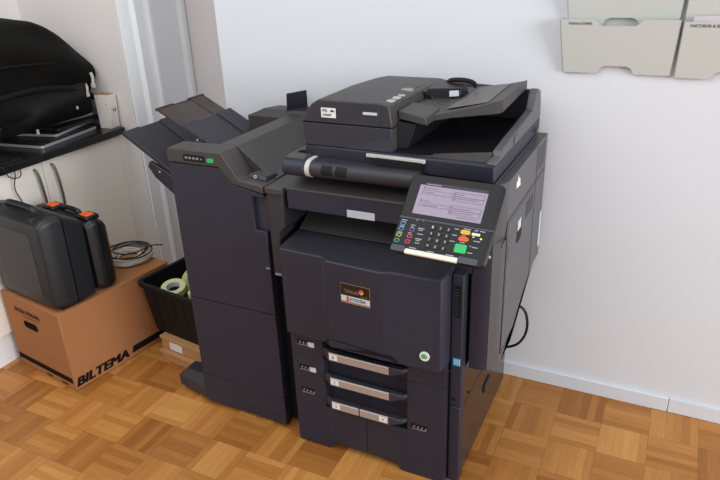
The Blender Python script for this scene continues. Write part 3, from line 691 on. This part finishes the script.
# finer lower edge for the upward slant at the back
bmesh.ops.delete(q.bm, geom=list(q.bm.verts), context='VERTS')
ys_ = [-.595,-.45,-.14,-.05]
q.loft([[(.6905,-.6505,bot(-.6)),(.703,-.638,bot(-.6)),(.711,-.624,bot(-.6)),(.716,-.610,bot(-.6))]+[(.718,y,bot(y)) for y in ys_]+[(.633,y,bot(y)) for y in ys_[::-1]], [(.6905,-.6505,1.0897),(.703,-.638,1.0897),(.711,-.624,1.0897),(.716,-.610,1.0897)]+[(.718,y,1.090) for y in ys_]+[(.633,y,1.090) for y in ys_[::-1]]])
sm = obj('side_module', q, M['side'], pr)
obj('shaded_module_front', MB().loft([[(x,y,z) for x,y in [(.633,-.66),(.655,-.66),(.668,-.6595),(.680,-.656),(.6905,-.6503),(.6905,-.598),(.633,-.596)]] for z in (.462,1.0895)]), M['black'], sm)  # module front in darker plastic: its shade against the lit side is coloured in
q = MB(); q.box(.7175,.7188,-.600,-.055,.9635,.9655); q.prism([(-.662,.905),(-.655,.918),(-.615,.918),(-.600,.9655),(-.600,.9635),(-.612,.914),(-.655,.914)], 'x', .7172, .7188)
q.box(.7175,.7188,-.601,-.599,.50,.915); q.box(.7175,.7188,-.212,-.210,.60,1.085); q.box(.7175,.7188,-.601,-.44,.498,.500)
q.hexa([(.7175,-.44,.498),(.7188,-.44,.498),(.7188,-.21,.608),(.7175,-.21,.608),(.7175,-.44,.500),(.7188,-.44,.500),(.7188,-.21,.610),(.7175,-.21,.610)])
obj('panel_seam', q, M['seam'], sm)
sd = obj('side_door', MB().prism([(-.592,.508),(-.44,.508),(-.225,.612),(-.225,.952),(-.585,.952)], 'x', .7175, .7195), M['side'], sm, bevel=.001)
obj('door_handle', MB().prism(rrect(-.470,-.405,.835,.905,.008), 'x', .7190, .7206), M['deep'], sd, label='black pull recess')
obj('handle_label', MB().box(.7202,.7212,-.468,-.422,.878,.912), M['ice'], sd)
q = MB()
for i in range(9): q.box(.7192,.7203,-.355+i*.0125,-.349+i*.0125,.878,.935)
obj('vent_slot', q, M['cab'], sd)
q = MB()
for i in range(8):
    for j in range(3): q.box(.7178,.7192,-.190+j*.04,-.160+j*.04,.995+i*.0105,.999+i*.0105)
obj('vent_slot', q, M['cab'], sm)
obj('round_vent', MB().prism(rrect(-.575,-.490,.805,.900,.035), 'x', .7192, .7200), M['cab'], sd)
obj('white_sticker', MB().prism([(-.512,1.037),(-.462,1.032),(-.470,1.058),(-.486,1.062),(-.494,1.074),(-.500,1.058),(-.516,1.056)], 'x', .7175, .7192), M['paper'], sm, label='torn white sticker')
obj('paper_strip', MB().box(.7185,.7200,-.085,-.062,.66,.80), M['ice'], sm)
# platen cover (scanner lid) with raised right and back rim
pc0 = [(.072,-.632),(.688,-.668),(.690,-.075),(.072,-.075)]
q = MB(); q.loft([[(x,y,1.100) for x,y in pc0], [(x,y,1.112) for x,y in [(.066,-.638),(.688,-.670),(.690,-.070),(.066,-.070)]], [(x,y,1.150) for x,y in [(.066,-.638),(.688,-.668),(.690,-.070),(.066,-.070)]]])
pl = obj('platen_cover', q, M['black'], pr, bevel=.004)
obj('cover_gap', MB().box(.075,.683,-.630,-.08,1.093,1.101), M['seam'], pr)
obj('platen_sheet', MB().prism(rrect(.375,.655,-.630,-.11,.01), 'z', 1.149, 1.1515), M['gloss'], pl)
# right rim: low at the front, high and rounded at the back
rim = [(-.667,1.150),(-.667,1.158),(-.610,1.162),(-.602,1.176),(-.520,1.183),(-.200,1.203),(-.165,1.252),(-.135,1.262),(-.095,1.250),(-.075,1.210),(-.070,1.150)]
obj('right_rim', MB().prism(rim, 'x', .664, .690), M['side'], pl, bevel=.003)
obj('rim_lip', MB().hexa([(.46,-.640,1.150),(.664,-.640,1.150),(.664,-.605,1.150),(.46,-.605,1.150),(.50,-.622,1.152),(.664,-.622,1.170),(.664,-.605,1.172),(.50,-.605,1.152)]), M['top'], pl, bevel=.002)
obj('rim_clip', MB().box(.690,.6925,-.46,-.42,1.155,1.180), M['side'], pl)
obj('rim_clip', MB().box(.690,.700,-.16,-.13,1.115,1.130), M['side'], pl)
obj('rear_rim', MB().hexa([(.36,-.125,1.15),(.664,-.125,1.15),(.664,-.075,1.15),(.36,-.075,1.15),(.36,-.110,1.268),(.655,-.110,1.252),(.655,-.080,1.248),(.36,-.085,1.264)]), M['black2'], pl, bevel=.004)
obj('lift_grip', MB().box(.325,.475,-.6710,-.655,1.112,1.138), M['deep'], pl)
obj('silver_strip', MB().hexa([(.290,-.6580,1.136),(.482,-.6690,1.136),(.482,-.655,1.136),(.290,-.650,1.136),(.290,-.6580,1.146),(.482,-.6690,1.146),(.482,-.655,1.146),(.290,-.650,1.146)]), M['silver'], pl, bevel=.001, label='thin silver strip')
# document feeder block
lo_ = [(.054,-.632),(.366,-.640),(.366,-.09),(.054,-.09)]
def fring(y, k, dz):
    return [(x+k, y, z+dz*max(0, (z-1.15)/.14)) for x, z in ((.066,1.150),(.064,1.205),(.078,1.252),(.098,1.281),(.124,1.297),(.330,1.297),(.360,1.290),(.368,1.236),(.368,1.228),(.368,1.150))]
df = obj('document_feeder', MB().loft([fring(-.638,0,0), fring(-.40,0,-.002), fring(-.20,0,-.012), fring(-.10,0,-.022)]), M['top'], pr, bevel=.004, angle=28)
obj('feeder_seam', MB().prism([(.0635,1.2225),(.0655,1.2260),(.3685,1.2260),(.3685,1.2225)], 'y', -.6386, -.12), M['seam'], df)
obj('feeder_front', MB().prism([(.068,1.152),(.066,1.205),(.070,1.2225),(.367,1.2225),(.367,1.152)], 'y', -.6400, -.637).prism([(.0715,1.2265),(.080,1.252),(.100,1.280),(.125,1.2945),(.328,1.2945),(.328,1.2265)], 'y', -.6400, -.637).prism([(.3315,1.2265),(.3315,1.2943),(.358,1.288),(.366,1.236),(.366,1.2265)], 'y', -.6400, -.637), M['black2'], df, bevel=.002)
obj('chamfer_reflection', MB().hexa([(.205,-.6405,1.1515),(.367,-.6405,1.1515),(.367,-.637,1.1515),(.205,-.637,1.1515),(.330,-.6405,1.188),(.367,-.6405,1.196),(.367,-.637,1.196),(.330,-.637,1.188)]), M['bluegrey'], df)  # flat lighter plate: bluish reflection on the feeder front, painted as colour
st = obj('white_label', MB().box(.134,.184,-.6418,-.6395,1.243,1.273), M['paper'], df, label='white label with small print')
q = MB(); XW = frame_mx((.134,-.6418,1.243), (1,0,0), (0,0,1)); fit_text(q, 'PS', XW @ Matrix.Translation((.006,.017,0)), .015, .009, bold=.04); q.X = XW
for v_, w in ((.006,.028),(.010,.030)): q.box(.006,.006+w,v_,v_+.0018,.0003,.0009)
q.X = XW
for i in range(4):
    for j in range(4):
        if (i*3+j*5) % 3: q.box(.033+i*.003,.0355+i*.003,.0155+j*.003,.018+j*.003,.0003,.0009)
obj('label_print', q, M['darkp'], df)
obj('name_bar', MB().box(.276,.322,-.6415,-.6395,1.2605,1.2685), M['ice'], df, label='pale name bar')
# tick marks and window along the feeder's top edge
for y in (-.60,-.585,-.555,-.54,-.51): obj('tick_mark', MB().box(.334,.356,y,y+.006,1.2925,1.2970), M['silver'], df)
obj('status_lamp', MB().cyl((.330,-.42,1.290),(.330,-.42,1.2965),.020,n=20), M['greyp'], df)
obj('roller_cover', MB().hexa([(.335,-.36,1.255),(.400,-.36,1.245),(.400,-.12,1.245),(.335,-.12,1.255),(.335,-.36,1.294),(.392,-.36,1.268),(.392,-.12,1.262),(.335,-.12,1.276)]), M['gloss'], df, bevel=.003)
obj('front_step', MB().hexa([(.368,-.590,1.242),(.458,-.585,1.226),(.458,-.47,1.226),(.368,-.47,1.242),(.368,-.590,1.268),(.454,-.585,1.250),(.458,-.47,1.254),(.368,-.47,1.268)]), M['top'], df, bevel=.003)
# feed tray: a thin wedge rising to the right
ft = obj('feed_tray', MB().loft([[(.368,-.54,1.240),(.368,-.54,1.256),(.368,-.13,1.256),(.368,-.13,1.240)],
    [(.452,-.53,1.226),(.452,-.53,1.246),(.452,-.13,1.254),(.452,-.13,1.236)],
    [(.505,-.505,1.234),(.505,-.505,1.254),(.505,-.13,1.260),(.505,-.13,1.242)],
    [(.585,-.475,1.240),(.585,-.475,1.270),(.585,-.13,1.272),(.585,-.13,1.250)],
    [(.640,-.450,1.244),(.640,-.450,1.284),(.640,-.13,1.284),(.640,-.13,1.254)],
    [(.650,-.445,1.250),(.650,-.445,1.288),(.650,-.13,1.288),(.650,-.13,1.260)]]), M['top'], pr, bevel=.002, angle=25)
obj('tray_under', MB().hexa([(.368,-.60,1.152),(.400,-.59,1.152),(.400,-.12,1.152),(.368,-.12,1.152),(.368,-.60,1.236),(.420,-.57,1.226),(.420,-.12,1.236),(.368,-.12,1.236)]), M['deep'], df, bevel=.002)
obj('tray_sheet', MB().hexa([(.48,-.475,1.2545),(.600,-.44,1.2745),(.600,-.16,1.2765),(.50,-.16,1.2605),(.48,-.475,1.2553),(.600,-.44,1.2755),(.600,-.16,1.2775),(.50,-.16,1.2615)]), M['traysheet'], ft)
gd = obj('paper_guide', MB().hexa([(.365,-.36,1.249),(.475,-.30,1.250),(.475,-.22,1.252),(.365,-.22,1.250),(.370,-.35,1.286),(.470,-.295,1.281),(.470,-.23,1.281),(.370,-.23,1.290)]), M['gloss'], ft, bevel=.004)
obj('guide_label', MB().hexa([(.438,-.3185,1.258),(.466,-.3045,1.258),(.466,-.303,1.258),(.438,-.316,1.258),(.437,-.3155,1.276),(.464,-.3015,1.276),(.464,-.300,1.276),(.437,-.313,1.276)]), M['ice'], ft)
obj('guide_hook', MB().tube([(.395,-.22,1.262),(.40,-.22,1.292),(.45,-.22,1.296),(.49,-.22,1.290),(.50,-.22,1.272)], .008, 8), M['gloss'], ft)
# ---- operation panel
TP, TY, TR = .7935, -.0359, .0064
PO = Vector((.4773,-.745,1.1325)); u0 = Vector((math.cos(TY), math.sin(TY), 0)); d0 = Vector((math.sin(TY)*math.cos(TP), -math.cos(TY)*math.cos(TP), -math.sin(TP)))
PU = u0*math.cos(TR)+d0*math.sin(TR); PD = -u0*math.sin(TR)+d0*math.cos(TR)
XP = frame_mx(PO, PU, -PD)          # x right, y up the panel, z out of it; v (down) = -y
W, H = .2683, .2268
def rr(u0,u1,v0,v1,r): return [(p[0], p[1]) for p in rrect(u0,u1,-v1,-v0,r)]
q = MB(); q.X = XP
q.loft([[(p[0],p[1],-.034) for p in rr(.012,W-.012,.010,H-.004,.02)], [(p[0],p[1],-.012) for p in rr(0,W,0,H+.010,.018)], [(p[0],p[1],-.003) for p in rr(0,W,0,H+.010,.018)], [(p[0],p[1],0) for p in rr(.003,W-.003,.003,H+.008,.016)]])
pn = obj('control_panel', q, M['gloss'], pr, sharp=40, label='tilted control panel with touch screen and keys')
q = MB(); q.X = XP; q.hexa([(.06,-.17,-.03),(.21,-.17,-.03),(.21,-.02,-.03),(.06,-.02,-.03),(.06,-.11,-.13),(.21,-.11,-.13),(.21,-.01,-.09),(.06,-.01,-.09)]); obj('panel_arm', q, M['black'], pr, bevel=.004)
def pplate(name, u0,u1,v0,v1, z0,z1, m, r=.002, bevel=0, label=None):
    q = MB(); q.X = XP; q.prism(rr(u0,u1,v0,v1,r), 'z', z0, z1); return obj(name, q, M[m], pn, bevel=bevel, label=label)
pplate('bezel', .008,W-.008,.008,.130, 0,.0012, 'gloss', .008)
SU0, SU1, SV0, SV1 = .0337, .2269, .0312, .119
sc = pplate('screen', SU0,SU1,SV0,SV1, .001,.0022, 'screen', .002, label='lilac lit touch screen')
pplate('screen_header', SU0+.013,SU1,SV0-.008,SV0+.001, .0018,.0026, 'scr_head', .0005)
def sbox(u0,u1,v0,v1,t=.0008):
    q = MB(); q.X = XP
    q.box(u0,u1,-v0-t,-v0,.0021,.0027).box(u0,u1,-v1,-v1+t,.0021,.0027).box(u0,u0+t,-v1,-v0,.0021,.0027).box(u1-t,u1,-v1,-v0,.0021,.0027); return q
q = MB(); q.X = XP
def addbox(u0,u1,v0,v1,t=.0009):
    q.box(u0,u1,-v0-t,-v0,.0021,.0027); q.box(u0,u1,-v1,-v1+t,.0021,.0027); q.box(u0,u0+t,-v1,-v0,.0021,.0027); q.box(u1-t,u1,-v1,-v0,.0021,.0027)
def addline(u0,u1,v): q.box(u0,u1,-v-.0012,-v+.0004,.0021,.0027)
for (v0,v1) in ((.046,.058),(.084,.094)): addbox(.046,.130,v0,v1)
for (v0,v1) in ((.040,.053),(.053,.066),(.080,.093),(.093,.106)): addbox(.134,.221,v0,v1)
for u0,u1,v in ((.055,.090,.040),(.052,.080,.052),(.055,.075,.078),(.055,.098,.090),(.145,.165,.046),(.145,.205,.058),(.145,.195,.087),(.145,.200,.099),(.16,.215,.111)): addline(u0,u1,v)
for u,v in ((.046,.038),(.046,.076),(.137,.045),(.137,.058),(.137,.085),(.137,.098)): q.box(u,u+.005,-v-.004,-v+.001,.0021,.0028)
obj('screen_print', q, M['scr_line'], pn)
q = MB(); q.X = XP; q.box(SU0+.018,SU0+.06,-SV0+.002,-SV0+.0045,.0024,.003); obj('header_print', q, M['greyp'], pn)
# key field
pplate('key_field', .004,W-.010,.137,.2145, 0,.0012, 'keys', .006)
pplate('panel_ledge', .004,.044,.2165,.233, -.001,.003, 'bluegrey', .004); pplate('panel_ledge', .195,.248,.2165,.234, -.001,.003, 'bluegrey', .004)
pplate('divider', .002,W-.002,.1315,.1365, 0,.0022, 'bluegrey', .001)
for r in range(4):
    for c_ in range(3):
        u = .1045 + c_*.0220; v = .1467 + r*.0179
        pplate('number_key', u-.0075,u+.0075,v-.0015,v+.010, .001,.0032, 'keys', .003)
q = MB()
for i, s in enumerate('123456789*0#'):
    r, c_ = divmod(i, 3); u = .1045 + c_*.0220; v = .1467 + r*.0179
    if s == '*': s = '.'
    if s == '.': 
        fit_text(q, '*', XP @ Matrix.Translation((u-.003, -v-.0055, .0032)), .006, .006, bold=.03)
    else: fit_text(q, s, XP @ Matrix.Translation((u-.0024, -v-.0075, .0032)), .0048, .0078, bold=.02)
q.X = XP
# small captions: short bars of print at key captions
for u, v, w in ((.164,.1425,.012),(.162,.1605,.013),(.160,.178,.013),(.188,.1385,.020),(.187,.158,.012),(.187,.177,.014),(.217,.1385,.010),(.232,.1385,.014),
                (.011,.1415,.016),(.012,.147,.012),(.011,.160,.014),(.010,.178,.014),(.042,.152,.012),(.042,.158,.010),(.040,.176,.010),
                (.064,.158,.018),(.066,.163,.013),(.066,.1745,.017),(.065,.1885,.018),(.067,.193,.012),(.067,.2005,.012),(.052,.1355,.006),(.070,.1355,.003),
                (.222,.1675,.018),(.216,.183,.004),(.223,.185,.015),(.214,.2015,.014),(.055,.2160,.020),(.108,.2175,.018),(.160,.2175,.022),(.014,.2165,.014)):
    q.box(u,u+w,-v-.0024,-v-.0004,.0014,.0022)
obj('key_lettering', q, M['keyprint'], pn)
def ringkey(u, v, m):
    pplate('function_key', u-.007,u+.007,v-.0045,v+.0045, .0012,.003, 'keys', .004)
    q = MB(); q.X = XP
    pts = rr(u-.0078,u+.0078,v-.0052,v+.0052,.0045); pin = rr(u-.0058,u+.0058,v-.0032,v+.0032,.0028)
    A = [q.v((p[0],p[1],.0031)) for p in pts]; B_ = [q.v((p[0],p[1],.0031)) for p in pin]
    for i in range(len(A)): q.face([A[i], A[(i+1)%len(A)], B_[(i+1)%len(A)], B_[i]])
    obj('key_ring', q, M[m], pn)
for u, v, m in ((.0183,.1535,'kblue'),(.0172,.1695,'kblue'),(.0162,.1875,'kolive'),(.0155,.204,'kgreen'),(.0490,.1675,'kpurple'),(.0475,.1865,'kpink'),(.0465,.2025,'kpink')): ringkey(u, v, m)
pplate('reset_key', .182,.209,.1440,.1555, .001,.0045, 'yellow', .006, .001, 'yellow key')
pplate('stop_key', .181,.2095,.1635,.1750, .001,.0045, 'orange', .006, .001, 'orange key')
pplate('start_key', .1780,.2100,.1840,.2090, .001,.0050, 'green', .004, .001, 'large green start key')
pplate('power_key', .213,.235,.1475,.1545, .001,.0040, 'white', .002, label='white key')
pplate('lamp', .2380,.2425,.158,.163, .001,.003, 'ylw_led', .002, label='yellow lamp'); pplate('lamp', .217,.221,.157,.160, .001,.003, 'ylw_led', .001, label='small yellow lamp')
q = MB(); q.X = XP; q.loft([[(p[0],p[1],z) for p in rr(.0460,.1945,.2220+k,.2365-k*.3,.003)] for z,k in ((-.002,0),(.003,.0),(.0055,.003))]); obj('wrist_rest', q, M['cream'], pn, label='cream wrist rest')
q = MB(); q.X = XP; q.cyl((W-.002,-.20,-.012),(W+.004,-.20,-.012),.004,n=10); obj('hinge_screw', q, M['silver'], pn)

pw = obj('power_cord', MB().tube([(.640,-.056,.372),(.668,-.050,.372),(.690,-.045,.345),(.700,-.040,.29),(.694,-.038,.235),(.672,-.040,.19),(.642,-.045,.168),(.60,-.046,.155)], .0055, 8).cyl((.622,-.056,.372),(.655,-.053,.374),.009,.008,10), M['cable'])
tag(pw, 'black power cord looping out behind the printer\'s right side', 'cord')

# ------------------------------------------------------------------ file pockets on the back wall
def pocket(label, x0, x1, xb0, xb1, z0, z1, notch, dip, text=None, tilt=.045, group='file pockets on the wall'):
    t = root('file_pocket', label, 'file holder', ((x0+x1)/2, -.02, z0), group)
    yb, yt = -.013, -.013-tilt
    Y = lambda z: yb + (yt-yb)*(z-z0)/(z1-z0)
    n0, n1, nh = notch; c0, c1, ch = dip
    out = [(xb0,z0),(n0-.012,z0),(n0-.004,z0+.003),(n0+.004,z0+nh*.75),(n0+.018,z0+nh),(n1-.018,z0+nh),(n1-.004,z0+nh*.75),(n1+.004,z0+.003),(n1+.012,z0),(xb1,z0),
           (x1,z1),(c1+.012,z1),(c1,z1-ch*.5),(c1-.012,z1-ch),(c0+.012,z1-ch),(c0,z1-ch*.5),(c0-.012,z1),(x0,z1)]
    q = MB(); A = [q.v((x, Y(z), z)) for x,z in out]; B_ = [q.v((x, Y(z)+.003, z)) for x,z in out]
    n = len(out)
    q.face(A); q.face(B_[::-1])
    for i in range(n): q.face([A[i],B_[i],B_[(i+1)%n],A[(i+1)%n]])
    obj('front_plate', q, M['pocket'], t)
    for xa, xb in ((x0, xb0), (x1, xb1)):
        q = MB(); s = .003 if xa == x0 else -.003
        q.hexa([(xb,Y(z0),z0),(xb+s,Y(z0),z0),(xb+s,0,z0),(xb,0,z0),(xa,Y(z1),z1),(xa+s,Y(z1),z1),(xa+s,0,z1),(xa,0,z1)])
        obj('side_plate', q, M['pocket'], t)
    obj('back_plate', MB().hexa([(xb0+.003,-.003,z0+nh+.01),(xb1-.003,-.003,z0+nh+.01),(xb1-.003,-.0005,z0+nh+.01),(xb0+.003,-.0005,z0+nh+.01),(x0+.003,-.003,z1),(x1-.003,-.003,z1),(x1-.003,-.0005,z1),(x0+.003,-.0005,z1)]), M['pocket'], t)
    if text:
        ud = Vector((0, (yt-yb), (z1-z0))).normalized()
        q = MB(); s, tx, tw = text; fit_text(q, s, frame_mx((tx, Y(z1-.0165), z1-.0165), (1,0,0), ud), tw, .0095, bold=.02, lift=.0006); obj('lettering', q, M['darkgrey'], t)
    return t
pocket('pale grey file pocket, lower one of the left column', .727, 1.093, .743, 1.083, 1.299, 1.476, (.862,.965,.026), (.845,.975,.020), ('PASSAR & STÄMPEL', .757, .074))
pocket('pale grey file pocket, upper one of the left column', .733, 1.098, .748, 1.086, 1.452, 1.640, (.862,.965,.026), (.845,.975,.020))
pocket('pale grey file pocket, lower one of the right column', 1.099, 1.465, 1.093, 1.448, 1.294, 1.472, (1.205,1.315,.026), (1.215,1.345,.020), ('FAKTUROR & SKATT', 1.119, .105))
pocket('pale grey file pocket, upper one of the right column', 1.103, 1.470, 1.098, 1.455, 1.448, 1.638, (1.205,1.315,.026), (1.215,1.345,.020))
tag(obj('paper_sheet', MB().hexa([(1.125,-.014,1.345),(1.42,-.014,1.345),(1.42,-.010,1.345),(1.125,-.010,1.345),(1.125,-.040,1.486),(1.42,-.040,1.494),(1.42,-.036,1.494),(1.125,-.036,1.486)]), M['pinkp']),
    'pinkish papers sticking out of the lower right file pocket', 'paper')

# ------------------------------------------------------------------ camera
yaw, pitch, roll_, F = .4632, .4221, -.0397, 651.05
cam_d = bpy.data.cameras.new('camera'); cam = bpy.data.objects.new('camera', cam_d); link(cam)
fwd = Vector((-math.sin(yaw)*math.cos(pitch), math.cos(yaw)*math.cos(pitch), -math.sin(pitch)))
right = Vector((math.cos(yaw), math.sin(yaw), 0)); up = right.cross(fwd)
r2 = right*math.cos(roll_) + up*math.sin(roll_); u2 = -right*math.sin(roll_) + up*math.cos(roll_)
Xc = Matrix.Identity(4)
for i in range(3): Xc[i][0] = r2[i]; Xc[i][1] = u2[i]; Xc[i][2] = -fwd[i]; Xc[i][3] = (1.1155,-2.3743,1.7158)[i]
cam.matrix_world = Xc
cam_d.sensor_width = 36; cam_d.lens = F/720*36; cam_d.clip_start = .05
scene.camera = cam

# ------------------------------------------------------------------ light
w = bpy.data.worlds.new('room_ambience'); scene.world = w; w.use_nodes = True
bg = w.node_tree.nodes['Background']; bg.inputs['Color'].default_value = (.90, .94, 1.0, 1); bg.inputs['Strength'].default_value = .68
def area(name, loc, target, sx, sy, power, col):
    d = bpy.data.lights.new(name, 'AREA'); d.shape = 'RECTANGLE'; d.size = sx; d.size_y = sy; d.energy = power; d.color = col
    o = bpy.data.objects.new(name, d); link(o); o.location = loc
    o.rotation_euler = (Vector(target)-Vector(loc)).to_track_quat('-Z', 'Y').to_euler()
    return o
area('window_light', (6.6, -2.6, 2.3), (-.9, -.3, .8), 3.2, 2.6, 330, (.98, .99, 1.0))
area('overhead_fill', (-.5, -2.0, 3.1), (-.3, -.4, .3), 3.2, 2.0, 42, (1.0, .99, .97))  # added soft fill from above to even out and brighten the left part
scene.view_settings.view_transform = 'Standard'
scene.view_settings.look = 'None'
scene.view_settings.exposure = 0
